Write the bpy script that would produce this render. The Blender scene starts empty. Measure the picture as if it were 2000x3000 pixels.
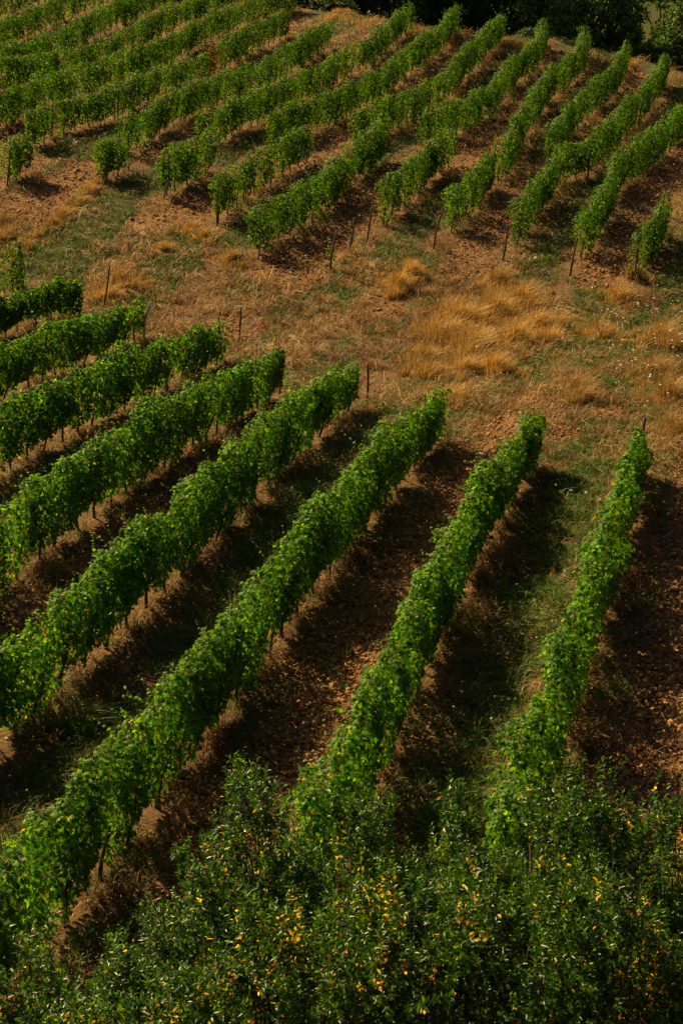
import bpy, math, random
import numpy as np
from mathutils import Vector
rng = np.random.default_rng(7); random.seed(7)
C = bpy.context.scene.collection
sc = bpy.context.scene
# ---------------------------------------------------------------- camera, sky, sun, exposure
cam = bpy.data.objects.new('camera', bpy.data.cameras.new('camera')); C.objects.link(cam); sc.camera = cam
cam.location = (0, 0, 12.0); cam.rotation_euler = (math.radians(90 - 23.6), 0, 0)
cam.data.sensor_fit = 'VERTICAL'; cam.data.sensor_height = 36.0; cam.data.lens = 57.6
cam.data.clip_start = 0.5; cam.data.clip_end = 3000
SUN_EL = math.radians(38); SUN_H = (-0.68, 0.73)
sc.world = bpy.data.worlds.new('World'); sc.world.use_nodes = True
wn = sc.world.node_tree.nodes; sky = wn.new('ShaderNodeTexSky'); sky.sky_type = 'NISHITA'; sky.sun_disc = False
sky.sun_elevation = SUN_EL; sky.sun_rotation = math.atan2(SUN_H[0], SUN_H[1]); sky.air_density = 0.2; sky.dust_density = 2.0; sky.ozone_density = 0.0
sc.world.node_tree.links.new(sky.outputs[0], wn['Background'].inputs[0]); wn['Background'].inputs[1].default_value = 0.05
sun = bpy.data.objects.new('sun', bpy.data.lights.new('sun', 'SUN')); C.objects.link(sun)
sun.data.energy = 5.0; sun.data.angle = math.radians(0.5); sun.data.color = (1.0, 0.75, 0.37)
_d = Vector((-SUN_H[0] * math.cos(SUN_EL), -SUN_H[1] * math.cos(SUN_EL), -math.sin(SUN_EL)))
sun.rotation_euler = _d.to_track_quat('-Z', 'Y').to_euler()
sc.view_settings.view_transform = 'Standard'; sc.view_settings.look = 'None'
sc.view_settings.exposure = 0.7; sc.view_settings.gamma = 1.0
sc.cycles.max_bounces = 6; sc.cycles.diffuse_bounces = 2; sc.cycles.glossy_bounces = 2; sc.cycles.transmission_bounces = 4
sc.cycles.transparent_max_bounces = 4

# ---------------------------------------------------------------- surveyed data (metres): terrain knots, vine rows, posts, ground patches
ZK = np.array([[2.3,2.28,2.26,2.24,2.22,2.21,2.19,2.18,2.17,2.16,2.16,2.16,2.16,2.16,2.16,2.17,2.18,2.19,2.21,2.22,2.24,2.26,2.28,2.3,2.33],[1.87,1.85,1.83,1.81,1.79,1.77,1.76,1.74,1.73,1.72,1.72,1.71,1.71,1.72,1.72,1.73,1.75,1.76,1.78,1.8,1.82,1.84,1.87,1.89,1.92],[1.44,1.42,1.4,1.38,1.36,1.34,1.32,1.31,1.29,1.28,1.27,1.27,1.27,1.28,1.28,1.3,1.31,1.33,1.36,1.38,1.4,1.43,1.45,1.48,1.5],[1.02,1.0,0.98,0.96,0.94,0.91,0.89,0.88,0.86,0.84,0.83,0.83,0.83,0.84,0.85,0.86,0.88,0.91,0.93,0.96,0.99,1.01,1.04,1.06,1.09],[0.58,0.57,0.55,0.53,0.51,0.49,0.47,0.45,0.43,0.41,0.4,0.39,0.39,0.4,0.41,0.44,0.46,0.49,0.52,0.55,0.57,0.6,0.62,0.65,0.67],[0.15,0.14,0.12,0.11,0.09,0.07,0.05,0.03,0.01,-0.01,-0.03,-0.04,-0.04,-0.03,-0.01,0.02,0.05,0.08,0.11,0.13,0.16,0.18,0.21,0.23,0.25],[-0.29,-0.3,-0.31,-0.32,-0.33,-0.34,-0.36,-0.38,-0.4,-0.42,-0.44,-0.46,-0.46,-0.44,-0.41,-0.38,-0.35,-0.32,-0.3,-0.28,-0.25,-0.23,-0.21,-0.19,-0.17],[-0.72,-0.73,-0.73,-0.74,-0.75,-0.75,-0.76,-0.77,-0.79,-0.8,-0.82,-0.83,-0.83,-0.81,-0.78,-0.76,-0.74,-0.72,-0.7,-0.68,-0.67,-0.65,-0.63,-0.61,-0.59],[-1.15,-1.15,-1.16,-1.16,-1.16,-1.16,-1.17,-1.17,-1.17,-1.17,-1.17,-1.17,-1.15,-1.14,-1.14,-1.13,-1.12,-1.12,-1.11,-1.09,-1.08,-1.07,-1.05,-1.04,-1.02],[-1.57,-1.58,-1.58,-1.58,-1.58,-1.58,-1.57,-1.56,-1.55,-1.54,-1.52,-1.51,-1.5,-1.49,-1.5,-1.51,-1.51,-1.51,-1.51,-1.5,-1.49,-1.48,-1.47,-1.46,-1.45],[-1.99,-1.99,-1.99,-1.99,-1.99,-1.99,-1.98,-1.97,-1.95,-1.92,-1.89,-1.88,-1.87,-1.88,-1.89,-1.9,-1.91,-1.92,-1.92,-1.91,-1.91,-1.9,-1.89,-1.88,-1.87],[-2.39,-2.4,-2.4,-2.41,-2.41,-2.41,-2.4,-2.39,-2.37,-2.35,-2.32,-2.31,-2.31,-2.31,-2.32,-2.32,-2.33,-2.33,-2.32,-2.32,-2.32,-2.31,-2.31,-2.31,-2.31],[-2.78,-2.8,-2.81,-2.82,-2.83,-2.83,-2.83,-2.83,-2.83,-2.82,-2.82,-2.82,-2.81,-2.79,-2.78,-2.76,-2.75,-2.75,-2.74,-2.74,-2.74,-2.74,-2.74,-2.74,-2.75],[-3.18,-3.2,-3.22,-3.24,-3.26,-3.28,-3.29,-3.3,-3.31,-3.32,-3.34,-3.35,-3.33,-3.29,-3.26,-3.22,-3.2,-3.18,-3.18,-3.17,-3.18,-3.18,-3.19,-3.2,-3.22],[-3.59,-3.62,-3.65,-3.67,-3.7,-3.73,-3.75,-3.78,-3.8,-3.82,-3.84,-3.85,-3.82,-3.77,-3.73,-3.69,-3.66,-3.64,-3.63,-3.63,-3.64,-3.65,-3.67,-3.68,-3.7],[-3.93,-3.96,-4.0,-4.03,-4.07,-4.1,-4.14,-4.17,-4.2,-4.23,-4.23,-4.22,-4.19,-4.15,-4.11,-4.07,-4.04,-4.03,-4.02,-4.03,-4.04,-4.06,-4.08,-4.1,-4.12],[-3.96,-3.99,-4.03,-4.06,-4.1,-4.15,-4.19,-4.23,-4.27,-4.29,-4.29,-4.28,-4.24,-4.2,-4.16,-4.13,-4.11,-4.11,-4.12,-4.13,-4.15,-4.17,-4.19,-4.21,-4.23],[-3.58,-3.61,-3.64,-3.68,-3.71,-3.76,-3.8,-3.85,-3.9,-3.93,-3.95,-3.94,-3.91,-3.86,-3.8,-3.78,-3.78,-3.8,-3.82,-3.84,-3.86,-3.88,-3.89,-3.91,-3.92],[-3.23,-3.25,-3.27,-3.3,-3.32,-3.36,-3.4,-3.45,-3.5,-3.56,-3.61,-3.65,-3.64,-3.58,-3.51,-3.49,-3.5,-3.53,-3.55,-3.58,-3.59,-3.6,-3.61,-3.61,-3.61],[-2.93,-2.94,-2.95,-2.96,-2.98,-3.0,-3.03,-3.08,-3.13,-3.2,-3.28,-3.34,-3.37,-3.35,-3.31,-3.31,-3.33,-3.35,-3.37,-3.37,-3.37,-3.37,-3.36,-3.35,-3.34],[-2.65,-2.66,-2.66,-2.66,-2.67,-2.68,-2.7,-2.73,-2.77,-2.83,-2.91,-2.97,-3.03,-3.09,-3.16,-3.2,-3.22,-3.22,-3.2,-3.19,-3.17,-3.15,-3.12,-3.1,-3.08],[-2.39,-2.39,-2.39,-2.39,-2.39,-2.39,-2.4,-2.42,-2.46,-2.53,-2.61,-2.68,-2.77,-2.9,-3.04,-3.09,-3.09,-3.07,-3.03,-2.99,-2.95,-2.92,-2.88,-2.85,-2.82],[-2.14,-2.14,-2.14,-2.15,-2.15,-2.15,-2.16,-2.19,-2.26,-2.36,-2.46,-2.56,-2.69,-2.8,-2.88,-2.91,-2.9,-2.86,-2.82,-2.76,-2.72,-2.68,-2.64,-2.6,-2.57],[-1.89,-1.9,-1.92,-1.94,-1.95,-1.97,-1.99,-2.03,-2.12,-2.27,-2.41,-2.53,-2.64,-2.71,-2.71,-2.67,-2.64,-2.6,-2.55,-2.5,-2.46,-2.42,-2.39,-2.36,-2.32],[-1.65,-1.68,-1.71,-1.75,-1.79,-1.84,-1.9,-1.98,-2.09,-2.24,-2.38,-2.48,-2.52,-2.52,-2.46,-2.38,-2.33,-2.29,-2.25,-2.22,-2.19,-2.16,-2.14,-2.11,-2.09],[-1.42,-1.47,-1.53,-1.59,-1.65,-1.73,-1.83,-1.95,-2.08,-2.19,-2.28,-2.3,-2.28,-2.21,-2.12,-2.03,-1.98,-1.96,-1.94,-1.93,-1.91,-1.9,-1.89,-1.87,-1.85],[-1.22,-1.29,-1.35,-1.43,-1.51,-1.6,-1.71,-1.83,-1.94,-2.01,-2.03,-2.01,-1.96,-1.88,-1.77,-1.69,-1.66,-1.65,-1.65,-1.65,-1.65,-1.64,-1.64,-1.63,-1.62],[-1.04,-1.11,-1.19,-1.26,-1.34,-1.43,-1.51,-1.59,-1.65,-1.69,-1.69,-1.67,-1.62,-1.54,-1.46,-1.41,-1.39,-1.39,-1.39,-1.39,-1.39,-1.39,-1.39,-1.39,-1.39],[-0.87,-0.94,-1.01,-1.08,-1.15,-1.21,-1.26,-1.29,-1.32,-1.35,-1.37,-1.37,-1.34,-1.28,-1.23,-1.19,-1.17,-1.16,-1.15,-1.15,-1.15,-1.15,-1.15,-1.15,-1.15],[-0.71,-0.77,-0.83,-0.88,-0.93,-0.97,-1.01,-1.02,-1.04,-1.07,-1.11,-1.13,-1.12,-1.09,-1.05,-1.01,-0.98,-0.96,-0.94,-0.93,-0.92,-0.92,-0.91,-0.91,-0.91],[-0.54,-0.59,-0.63,-0.67,-0.7,-0.73,-0.76,-0.78,-0.81,-0.85,-0.9,-0.94,-0.94,-0.91,-0.88,-0.84,-0.8,-0.77,-0.74,-0.72,-0.71,-0.7,-0.69,-0.68,-0.67],[-0.37,-0.4,-0.42,-0.45,-0.47,-0.5,-0.52,-0.55,-0.59,-0.64,-0.69,-0.74,-0.74,-0.72,-0.69,-0.65,-0.61,-0.58,-0.55,-0.52,-0.5,-0.48,-0.46,-0.45,-0.43],[-0.18,-0.2,-0.22,-0.23,-0.25,-0.27,-0.3,-0.33,-0.37,-0.41,-0.46,-0.49,-0.5,-0.49,-0.47,-0.44,-0.41,-0.38,-0.35,-0.32,-0.29,-0.27,-0.25,-0.23,-0.21],[0.02,0.0,-0.01,-0.03,-0.04,-0.06,-0.09,-0.11,-0.15,-0.18,-0.21,-0.23,-0.25,-0.25,-0.24,-0.22,-0.2,-0.17,-0.14,-0.12,-0.09,-0.06,-0.04,-0.02,0.01],[0.19,0.17,0.16,0.15,0.13,0.11,0.09,0.07,0.04,0.02,-0.0,-0.02,-0.03,-0.03,-0.03,-0.02,-0.0,0.02,0.04,0.06,0.09,0.11,0.13,0.16,0.18],[0.36,0.34,0.33,0.32,0.31,0.29,0.28,0.26,0.24,0.22,0.21,0.2,0.19,0.18,0.18,0.19,0.2,0.21,0.23,0.25,0.27,0.29,0.31,0.33,0.35],[0.53,0.52,0.51,0.5,0.48,0.47,0.46,0.45,0.44,0.43,0.42,0.41,0.4,0.4,0.4,0.4,0.4,0.41,0.42,0.44,0.45,0.47,0.48,0.5,0.52],[0.69,0.69,0.68,0.67,0.66,0.66,0.65,0.64,0.64,0.63,0.63,0.62,0.62,0.61,0.61,0.61,0.61,0.62,0.62,0.63,0.64,0.65,0.66,0.67,0.68],[0.86,0.86,0.85,0.85,0.85,0.84,0.84,0.84,0.84,0.83,0.83,0.83,0.83,0.83,0.83,0.82,0.82,0.82,0.82,0.82,0.83,0.83,0.83,0.84,0.84],[1.03,1.03,1.03,1.03,1.03,1.03,1.03,1.03,1.04,1.04,1.04,1.04,1.04,1.04,1.04,1.04,1.03,1.03,1.02,1.02,1.02,1.01,1.01,1.01,1.0]])
ROWS = {
 'U1':[(-22.51,105.49),(-21.69,107.93),(-20.8,110.28),(-19.63,114.33),(-18.34,119.36)],
 'U2':[(-20.26,97.02),(-19.89,98.22),(-19.36,100.83),(-18.76,102.38),(-18.01,105.6),(-16.85,108.94),(-15.25,112.73),(-13.55,116.89)],
 'U3':[(-18.74,90.12),(-18.53,90.95),(-17.22,93.67),(-15.88,97.97),(-15.36,100.6),(-14.8,102.26),(-13.92,105.51),(-13.02,107.93),(-12.42,108.89),(-11.23,111.98),(-9.73,115.85)],
 'U4':[(-17.93,85.94),(-17.68,86.49),(-16.88,87.9),(-16.1,89.15),(-15.31,89.89),(-14.36,91.53),(-13.62,92.89),(-13.04,94.45),(-12.59,96.97),(-11.92,98.38),(-11.54,100.48),(-11.02,102.38),(-10.24,104.12),(-9.17,106.68),(-8.44,109.15),(-7.59,111.23),(-6.01,115.46)],
 'U5':[(-16.38,77.86),(-16.12,78.15),(-15.69,78.46),(-15.27,79.78),(-14.71,82.75),(-13.45,85.29),(-12.2,88.47),(-11.23,91.82),(-10.29,93.64),(-9.66,95.04),(-9.23,96.72),(-8.79,98.83),(-8.23,100.5),(-7.53,102.15),(-7.04,102.91),(-6.17,105.58),(-5.31,108.2),(-4.77,109.45),(-3.46,111.19),(-2.97,112.25)],
 'U6':[(-14.08,74.19),(-13.62,74.9),(-13.35,76.25),(-12.78,77.34),(-12.27,77.94),(-11.76,78.7),(-11.16,79.43),(-10.75,80.64),(-10.42,82.2),(-10.08,83.7),(-9.56,85.14),(-8.76,87.34),(-7.79,89.49),(-7.43,90.98),(-6.73,93.1),(-6.4,94.73),(-6.03,95.83),(-5.57,97.34),(-5.05,98.94),(-4.38,99.79),(-3.82,101.61),(-3.22,102.85)],
 'U7':[(-9.68,73.38),(-9.24,74.51),(-8.75,75.43),(-8.61,77.03),(-7.89,79.26),(-7.36,81.36),(-6.82,82.99),(-6.23,84.31),(-5.48,86.3),(-4.75,87.66),(-4.2,88.46),(-3.7,90.72),(-3.15,92.43),(-2.49,94.22),(-1.91,96.09),(-1.49,97.73),(-0.96,98.71),(-0.75,99.83)],
 'U8':[(-6.69,74.91),(-5.56,75.64),(-4.98,78.06),(-4.39,78.74),(-3.84,80.34),(-3.52,81.97),(-2.8,83.48),(-2.03,85.9),(-1.07,87.25),(-0.46,90.3),(0.43,92.61),(0.88,93.55),(1.4,94.07),(1.94,95.57),(2.59,98.24),(2.91,99.06),(3.45,101.84),(4.35,104.21)],
 'U9':[(-3.36,74.6),(-2.68,76.18),(-2.0,77.3),(-1.28,78.78),(-0.66,79.61),(-0.17,81.02),(0.34,82.59),(0.86,83.98),(1.55,85.75),(2.34,88.0),(2.73,89.17),(2.97,90.32),(3.59,92.37),(4.14,93.27),(4.72,94.72),(5.23,96.21),(5.97,98.32),(6.44,101.27),(7.17,103.35)],
 'U10':[(0.57,75.75),(0.95,76.6),(2.04,78.42),(2.51,79.44),(3.07,81.05),(3.48,81.68),(4.05,82.98),(4.66,84.62),(5.68,87.26),(6.17,89.56),(6.62,91.23),(7.27,93.24),(7.69,94.05),(8.14,96.2),(9.01,98.47),(9.52,100.95)],
 'U11':[(3.74,76.19),(4.15,77.02),(4.93,77.94),(5.61,78.93),(6.38,80.73),(6.87,82.22),(7.52,83.07),(8.0,85.7),(8.3,86.28),(9.3,89.8),(9.88,90.7),(10.63,92.59),(11.08,94.04),(11.51,96.95),(11.73,98.77)],
 'U12':[(6.58,69.92),(7.2,71.08),(7.65,73.57),(8.26,76.97),(8.63,78.72),(9.16,80.29),(9.85,83.12),(10.61,85.84),(11.0,86.89),(11.61,88.01),(12.25,89.84),(12.62,90.62),(13.18,92.24),(13.54,94.28),(13.83,96.39)],
 'U13':[(9.16,73.36),(9.7,74.72),(10.26,76.77),(10.91,79.02),(11.53,80.9),(12.39,83.05),(13.1,84.85),(13.82,86.09),(14.55,88.34),(15.13,90.34),(15.57,92.28)],
 'M1':[(-14.1,68.71),(-13.81,69.61),(-13.41,70.68)],
 'M2':[(-10.27,69.31),(-9.86,69.94),(-9.22,71.33)],
 'M3':[(-7.4,67.51),(-7.03,68.49),(-6.59,69.35),(-6.04,70.64),(-5.6,71.69)],
 'M4':[(-4.94,64.22),(-4.8,65.1),(-4.39,66.01),(-4.02,67.16),(-3.45,68.57),(-2.84,69.99),(-2.47,70.86),(-1.98,72.14),(-1.43,73.34)],
 'M5':[(-3.21,60.12),(-2.91,61.17),(-2.25,62.44),(-1.82,63.24),(-1.33,64.42),(-0.56,65.96),(-0.26,67.61),(0.07,68.66),(0.53,70.34),(0.98,71.1),(1.51,72.55),(1.84,73.7)],
 'M6':[(1.6,63.8),(1.95,65.0),(2.52,66.44),(3.05,67.89),(3.57,69.63),(4.09,71.21),(4.62,72.54),(5.05,73.54)],
 'M7':[(4.11,62.63),(4.65,63.86),(5.4,65.81),(5.99,68.05),(6.41,69.64)],
 'M8':[(6.57,60.98),(6.93,62.17),(7.41,63.38),(7.75,64.49),(8.04,65.38),(8.41,66.67),(8.85,68.36),(9.33,69.67),(9.76,70.32),(10.17,70.57),(10.71,71.51),(11.32,73.0),(12.02,74.62),(12.67,76.37),(13.42,79.06),(14.33,80.88),(15.04,82.57),(15.62,84.55),(16.31,86.12),(16.93,88.51),(17.29,89.88)],
 'M9':[(8.77,59.55),(9.26,60.47),(9.61,61.48),(9.98,62.75),(10.5,64.23),(10.96,65.92),(11.33,67.7),(11.84,69.4),(12.49,70.32),(13.15,71.83),(13.87,73.32),(14.6,75.11),(15.03,75.84),(15.61,77.36),(16.26,78.62),(17.86,81.79)],
 'M10':[(10.5,57.29),(10.81,58.13),(11.28,59.15),(11.76,60.29),(12.26,61.78),(12.47,62.56)],
 'N1':[(6.75,34.53),(6.37,32.94),(5.73,30.37),(5.14,27.98),(4.61,25.92),(4.11,24.13),(3.71,22.66),(3.31,21.23),(2.9,19.74),(2.57,18.48),(2.2,17.1)],
 'N2':[(4.47,35.14),(3.81,32.99),(2.54,28.53),(1.82,25.31),(1.1,22.55),(0.72,20.81),(0.28,18.78),(-0.17,16.8)],
 'N3':[(2.43,37.58),(1.7,35.03),(0.66,31.13),(-0.06,28.09),(-1.11,25.11),(-1.46,22.99),(-2.11,20.77),(-2.39,19.48),(-2.82,17.59),(-3.17,16.42),(-3.67,15.04),(-3.94,14.13)],
 'N4':[(0.46,41.17),(-0.35,38.91),(-1.29,34.62),(-2.04,31.45),(-2.85,28.5),(-3.48,26.32),(-4.01,24.32),(-4.3,23.0),(-4.83,21.56),(-5.24,20.28)],
 'N5':[(-1.61,42.83),(-1.93,41.86),(-2.65,39.73),(-3.33,37.26),(-3.94,35.06),(-4.5,33.68),(-4.93,32.17),(-5.26,30.69),(-5.56,29.22),(-5.96,28.03),(-6.25,26.89),(-6.47,26.15)],
 'N6':[(-3.51,47.61),(-4.04,46.11),(-4.4,45.02),(-4.92,43.41),(-5.52,41.25),(-5.73,40.23),(-6.44,38.89),(-6.81,37.11),(-7.28,36.46),(-7.41,35.1),(-7.59,34.39),(-7.96,33.2)],
 'N7':[(-6.45,51.2),(-6.64,50.45),(-6.89,49.67),(-7.49,47.59),(-8.17,46.05),(-8.65,44.09),(-8.94,42.73),(-9.11,41.44),(-9.45,40.23)],
 'N8':[(-8.77,54.14),(-9.21,53.93),(-9.8,53.49),(-10.48,52.37),(-11.02,50.66),(-11.45,49.6)],
}
CREST = [(-6.9, 115.0), (-2.8, 111.2), (1.6, 107.7), (3.3, 106.2), (4.5, 104.3), (5.8, 102.9), (7.3, 101.6), (8.6, 100.7), (9.8, 100.2), (12.8, 99.0), (14.0, 96.1), (15.8, 94.4), (17.5, 92.9), (18.5, 90.5)]
POSTS = [(8.26, 57.97, 0.2, 1.44), (5.96, 59.63, 0.15, 1.38), (3.47, 60.96, 0.25, 1.35), (0.96, 62.1, 0.2, 1.32), (0.25, 61.1, 0.23, 1.24), (-0.44, 58.78, 0.28, 1.53), (-4.93, 64.05, 0.07, 1.51), (-8.31, 54.88, 0.36, 1.56), (-6.38, 50.85, 0.29, 1.28), (-3.31, 50.81, 0.09, 1.1), (-3.79, 47.61, 0.08, 1.4), (-9.04, 54.56, 0.2, 1.29), (-9.94, 53.27, 0.13, 1.13), (0.65, 41.76, 0.04, 1.12), (2.45, 37.92, -0.0, 1.06), (6.95, 35.69, 0.08, 1.07), (6.38, 33.71, 0.04, 1.04), (12.2, 62.02, 0.07, 1.42), (12.05, 61.42, -0.02, 1.47), (11.45, 59.33, 0.02, 1.44), (10.61, 57.46, -0.02, 1.3), (11.29, 67.7, 0.16, 1.36), (10.43, 64.19, 0.19, 1.23), (10.67, 70.89, 0.07, 1.28), (11.55, 97.85, -0.02, 1.24), (17.06, 89.89, -0.02, 1.39), (14.46, 80.54, 0.06, 1.28), (15.08, 75.84, 0.11, 1.32), (13.1, 83.66, 0.15, 1.2), (-10.75, 80.09, 0.11, 1.47), (-14.31, 75.04, 0.16, 1.47), (-13.46, 76.62, 0.17, 1.53), (-10.11, 74.45, 0.31, 1.43), (-14.1, 68.71, 0.32, 1.67), (-10.27, 69.31, 0.33, 0.88), (-7.39, 67.47, 0.28, 0.85), (-3.21, 60.12, 0.28, 0.78), (6.17, 69.91, 0.11, 0.9), (5.71, 68.06, 0.11, 0.91), (8.02, 65.43, 0.08, 1.11)]
TALL = [(3.18, 50.39, 0.98), (2.38, 47.37, 0.52), (3.88, 52.73, 1.02), (5.21, 53.55, 1.04), (6.26, 54.78, 0.94), (4.21, 48.27, 1.05), (5.41, 49.76, 0.86), (6.5, 51.71, 0.78), (2.49, 45.39, 0.6), (3.58, 45.33, 0.59), (4.47, 45.29, 0.59), (6.49, 49.7, 0.54), (9.67, 55.47, 0.53), (8.36, 50.64, 0.55), (10.35, 57.97, 0.37), (10.02, 49.52, 0.85), (8.9, 45.08, 0.69), (8.73, 41.59, 0.82), (8.28, 37.91, 0.59), (6.43, 42.92, 0.47), (6.44, 41.65, 0.37), (3.04, 41.74, 0.55), (1.95, 56.83, 0.49), (-8.04, 57.72, 0.87), (-8.19, 55.95, 0.6), (-7.41, 57.03, 0.49), (-12.88, 62.35, 0.59), (-13.36, 63.92, 0.54), (-12.23, 61.22, 0.39), (-11.8, 62.58, 0.33), (-11.46, 63.79, 0.33), (-11.04, 65.06, 0.34), (-10.71, 66.6, 0.35), (-10.5, 68.19, 0.35), (-10.27, 69.12, 0.36), (-5.8, 63.78, 0.54), (-5.3, 62.53, 0.4), (-6.74, 60.92, 0.39), (-4.1, 60.13, 0.51), (5.66, 57.4, 0.49), (2.49, 58.18, 0.5), (0.0, 110.9, 0.67), (12.28, 97.81, 0.59), (16.26, 92.97, 0.75)]
GREEN = [(1.83, 49.43, 0.75), (2.61, 52.33, 0.68), (1.47, 47.92, 0.52), (8.14, 53.87, 0.69), (8.65, 55.89, 0.6), (4.45, 42.99, 0.66), (1.66, 59.98, 1.15), (2.91, 59.2, 0.76), (12.49, 62.02, 1.45), (12.09, 57.61, 0.74), (0.0, 65.12, 0.82), (4.72, 58.11, 0.87), (7.52, 58.7, 1.0), (-5.83, 62.52, 0.93), (-7.99, 69.5, 0.87), (-11.41, 59.4, 1.01), (-10.73, 61.64, 0.78), (-9.59, 59.07, 0.76), (-3.67, 56.98, 0.98), (-2.14, 55.06, 0.71), (-0.91, 40.99, 0.45), (5.6, 35.68, 1.04), (4.84, 32.92, 0.82), (0.12, 55.78, 0.96), (10.27, 53.37, 0.92)]
BARE = [(5.06, 40.87, 0.99), (3.87, 38.62, 0.77), (5.45, 38.26, 0.51), (7.9, 62.09, 0.13), (4.79, 59.14, 1.13), (-6.66, 65.92, 1.24), (-5.34, 66.88, 0.84), (-7.77, 64.56, 0.81), (-12.02, 65.65, 1.1), (-13.13, 66.46, 0.83), (9.07, 59.01, 1.0), (9.85, 58.31, 0.62), (-1.51, 58.99, 1.13), (-2.79, 59.37, 0.76), (-3.42, 52.54, 1.03), (1.42, 54.95, 0.71), (6.99, 40.44, 0.54)]
# ---------------------------------------------------------------- helpers
def newobj(name, data, parent=None):
    o = bpy.data.objects.new(name, data); C.objects.link(o)
    if parent is not None: o.parent = parent
    return o
def mesh_np(name, V, F, mat, col=None, smooth=False):
    """V (n,3); F list of (m,k) index arrays; col (n,3) per-vertex colour."""
    me = bpy.data.meshes.new(name)
    V = np.asarray(V, np.float32); Fs = [np.asarray(f, np.int32) for f in (F if isinstance(F, list) else [F]) if len(f)]
    me.vertices.add(len(V)); me.vertices.foreach_set('co', V.ravel())
    idx = np.concatenate([f.ravel() for f in Fs]); ks = np.concatenate([np.full(len(f), f.shape[1], np.int32) for f in Fs])
    me.loops.add(len(idx)); me.loops.foreach_set('vertex_index', idx)
    me.polygons.add(len(ks)); me.polygons.foreach_set('loop_start', np.concatenate([[0], np.cumsum(ks)[:-1]]).astype(np.int32))
    me.update(calc_edges=True)
    if col is not None:
        a = me.color_attributes.new('tint', 'FLOAT_COLOR', 'POINT')
        c = np.ones((len(V), 4), np.float32); c[:, :3] = col; a.data.foreach_set('color', c.ravel())
    if smooth: me.polygons.foreach_set('use_smooth', np.ones(len(ks), bool))
    me.materials.append(mat); me.validate(); return me
def tag(o, label=None, cat=None, group=None, kind=None):
    for k, v in (('label', label), ('category', cat), ('group', group), ('kind', kind)):
        if v: o[k] = v
    return o
def unit(a): return a / np.maximum(np.linalg.norm(a, axis=-1, keepdims=True), 1e-9)
_lat = {}
def vnoise(x, y=None, seed=0):
    """smooth value noise in about -1..1"""
    x = np.asarray(x, float); y = np.zeros_like(x) if y is None else np.asarray(y, float)
    if seed not in _lat: _lat[seed] = np.random.default_rng(1000 + seed).uniform(-1, 1, (256, 256))
    T = _lat[seed]; i = np.floor(x).astype(int); j = np.floor(y).astype(int); a = x - i; b = y - j
    a = a * a * (3 - 2 * a); b = b * b * (3 - 2 * b); g = lambda p, q: T[p & 255, q & 255]
    return (g(i, j) * (1 - a) + g(i + 1, j) * a) * (1 - b) + (g(i, j + 1) * (1 - a) + g(i + 1, j + 1) * a) * b
def fbm(x, y, seed=0, n=3):
    return sum(vnoise(x * 2 ** k, y * 2 ** k, seed + k) / 2 ** k for k in range(n)) / 1.5
# ---------------------------------------------------------------- terrain height
def _cr(t): return [-.5*t+t*t-.5*t**3, 1-2.5*t*t+1.5*t**3, .5*t+2*t*t-1.5*t**3, -.5*t*t+.5*t**3]
NY, NX = ZK.shape
CX = np.array([c[0] for c in CREST]); CY = np.array([c[1] for c in CREST])
def crest_y(X):
    return np.where(X < CX[0], CY[0] + (CX[0] - X) * .55, np.where(X > CX[-1], CY[-1] - (X - CX[-1]) * 1.0, np.interp(X, CX, CY)))
def H(X, Y):
    X, Y = np.broadcast_arrays(np.asarray(X, float), np.asarray(Y, float))
    fx = np.clip((X + 48) / 4, 0, NX - 1.001); fy = np.clip((Y + 8) / 4, 0, NY - 1.001)
    i = fx.astype(int); j = fy.astype(int); wx = _cr(fx - i); wy = _cr(fy - j); z = 0
    for a in range(4):
        for c in range(4):
            z = z + wx[a] * wy[c] * ZK[np.clip(j + c - 1, 0, NY - 1), np.clip(i + a - 1, 0, NX - 1)]
    d = np.maximum(0, (Y - crest_y(X)) * .8 - .3)
    z = z - np.where(d < 4, d * d * .05, .8 + (d - 4) * .40) * (d > 0) + 0
    zr = np.maximum(0, Y - 150)                       # the far side of the gully climbs again
    z = np.maximum(z, -14.0 + 0 * Y) + np.minimum(zr * .22, 120)
    return z
# ---------------------------------------------------------------- materials
def mat(name):
    m = bpy.data.materials.new(name); m.use_nodes = True; nt = m.node_tree
    return m, nt, nt.nodes['Principled BSDF'], nt.nodes['Material Output']
def leaf_mat(name, rough=.38, spec=.5, trans=.38, boost=(1.6, 1.5, .8)):
    m, nt, b, out = mat(name); n = nt.nodes; l = nt.links
    a = n.new('ShaderNodeAttribute'); a.attribute_name = 'tint'
    l.new(a.outputs['Color'], b.inputs['Base Color']); b.inputs['Roughness'].default_value = rough
    b.inputs['Specular IOR Level'].default_value = spec
    t = n.new('ShaderNodeBsdfTranslucent'); mx = n.new('ShaderNodeMixShader'); mx.inputs[0].default_value = trans
    v = n.new('ShaderNodeVectorMath'); v.operation = 'MULTIPLY'; v.inputs[1].default_value = boost
    l.new(a.outputs['Color'], v.inputs[0]); l.new(v.outputs[0], t.inputs['Color'])
    l.new(b.outputs[0], mx.inputs[1]); l.new(t.outputs[0], mx.inputs[2]); l.new(mx.outputs[0], out.inputs['Surface'])
    return m
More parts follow.
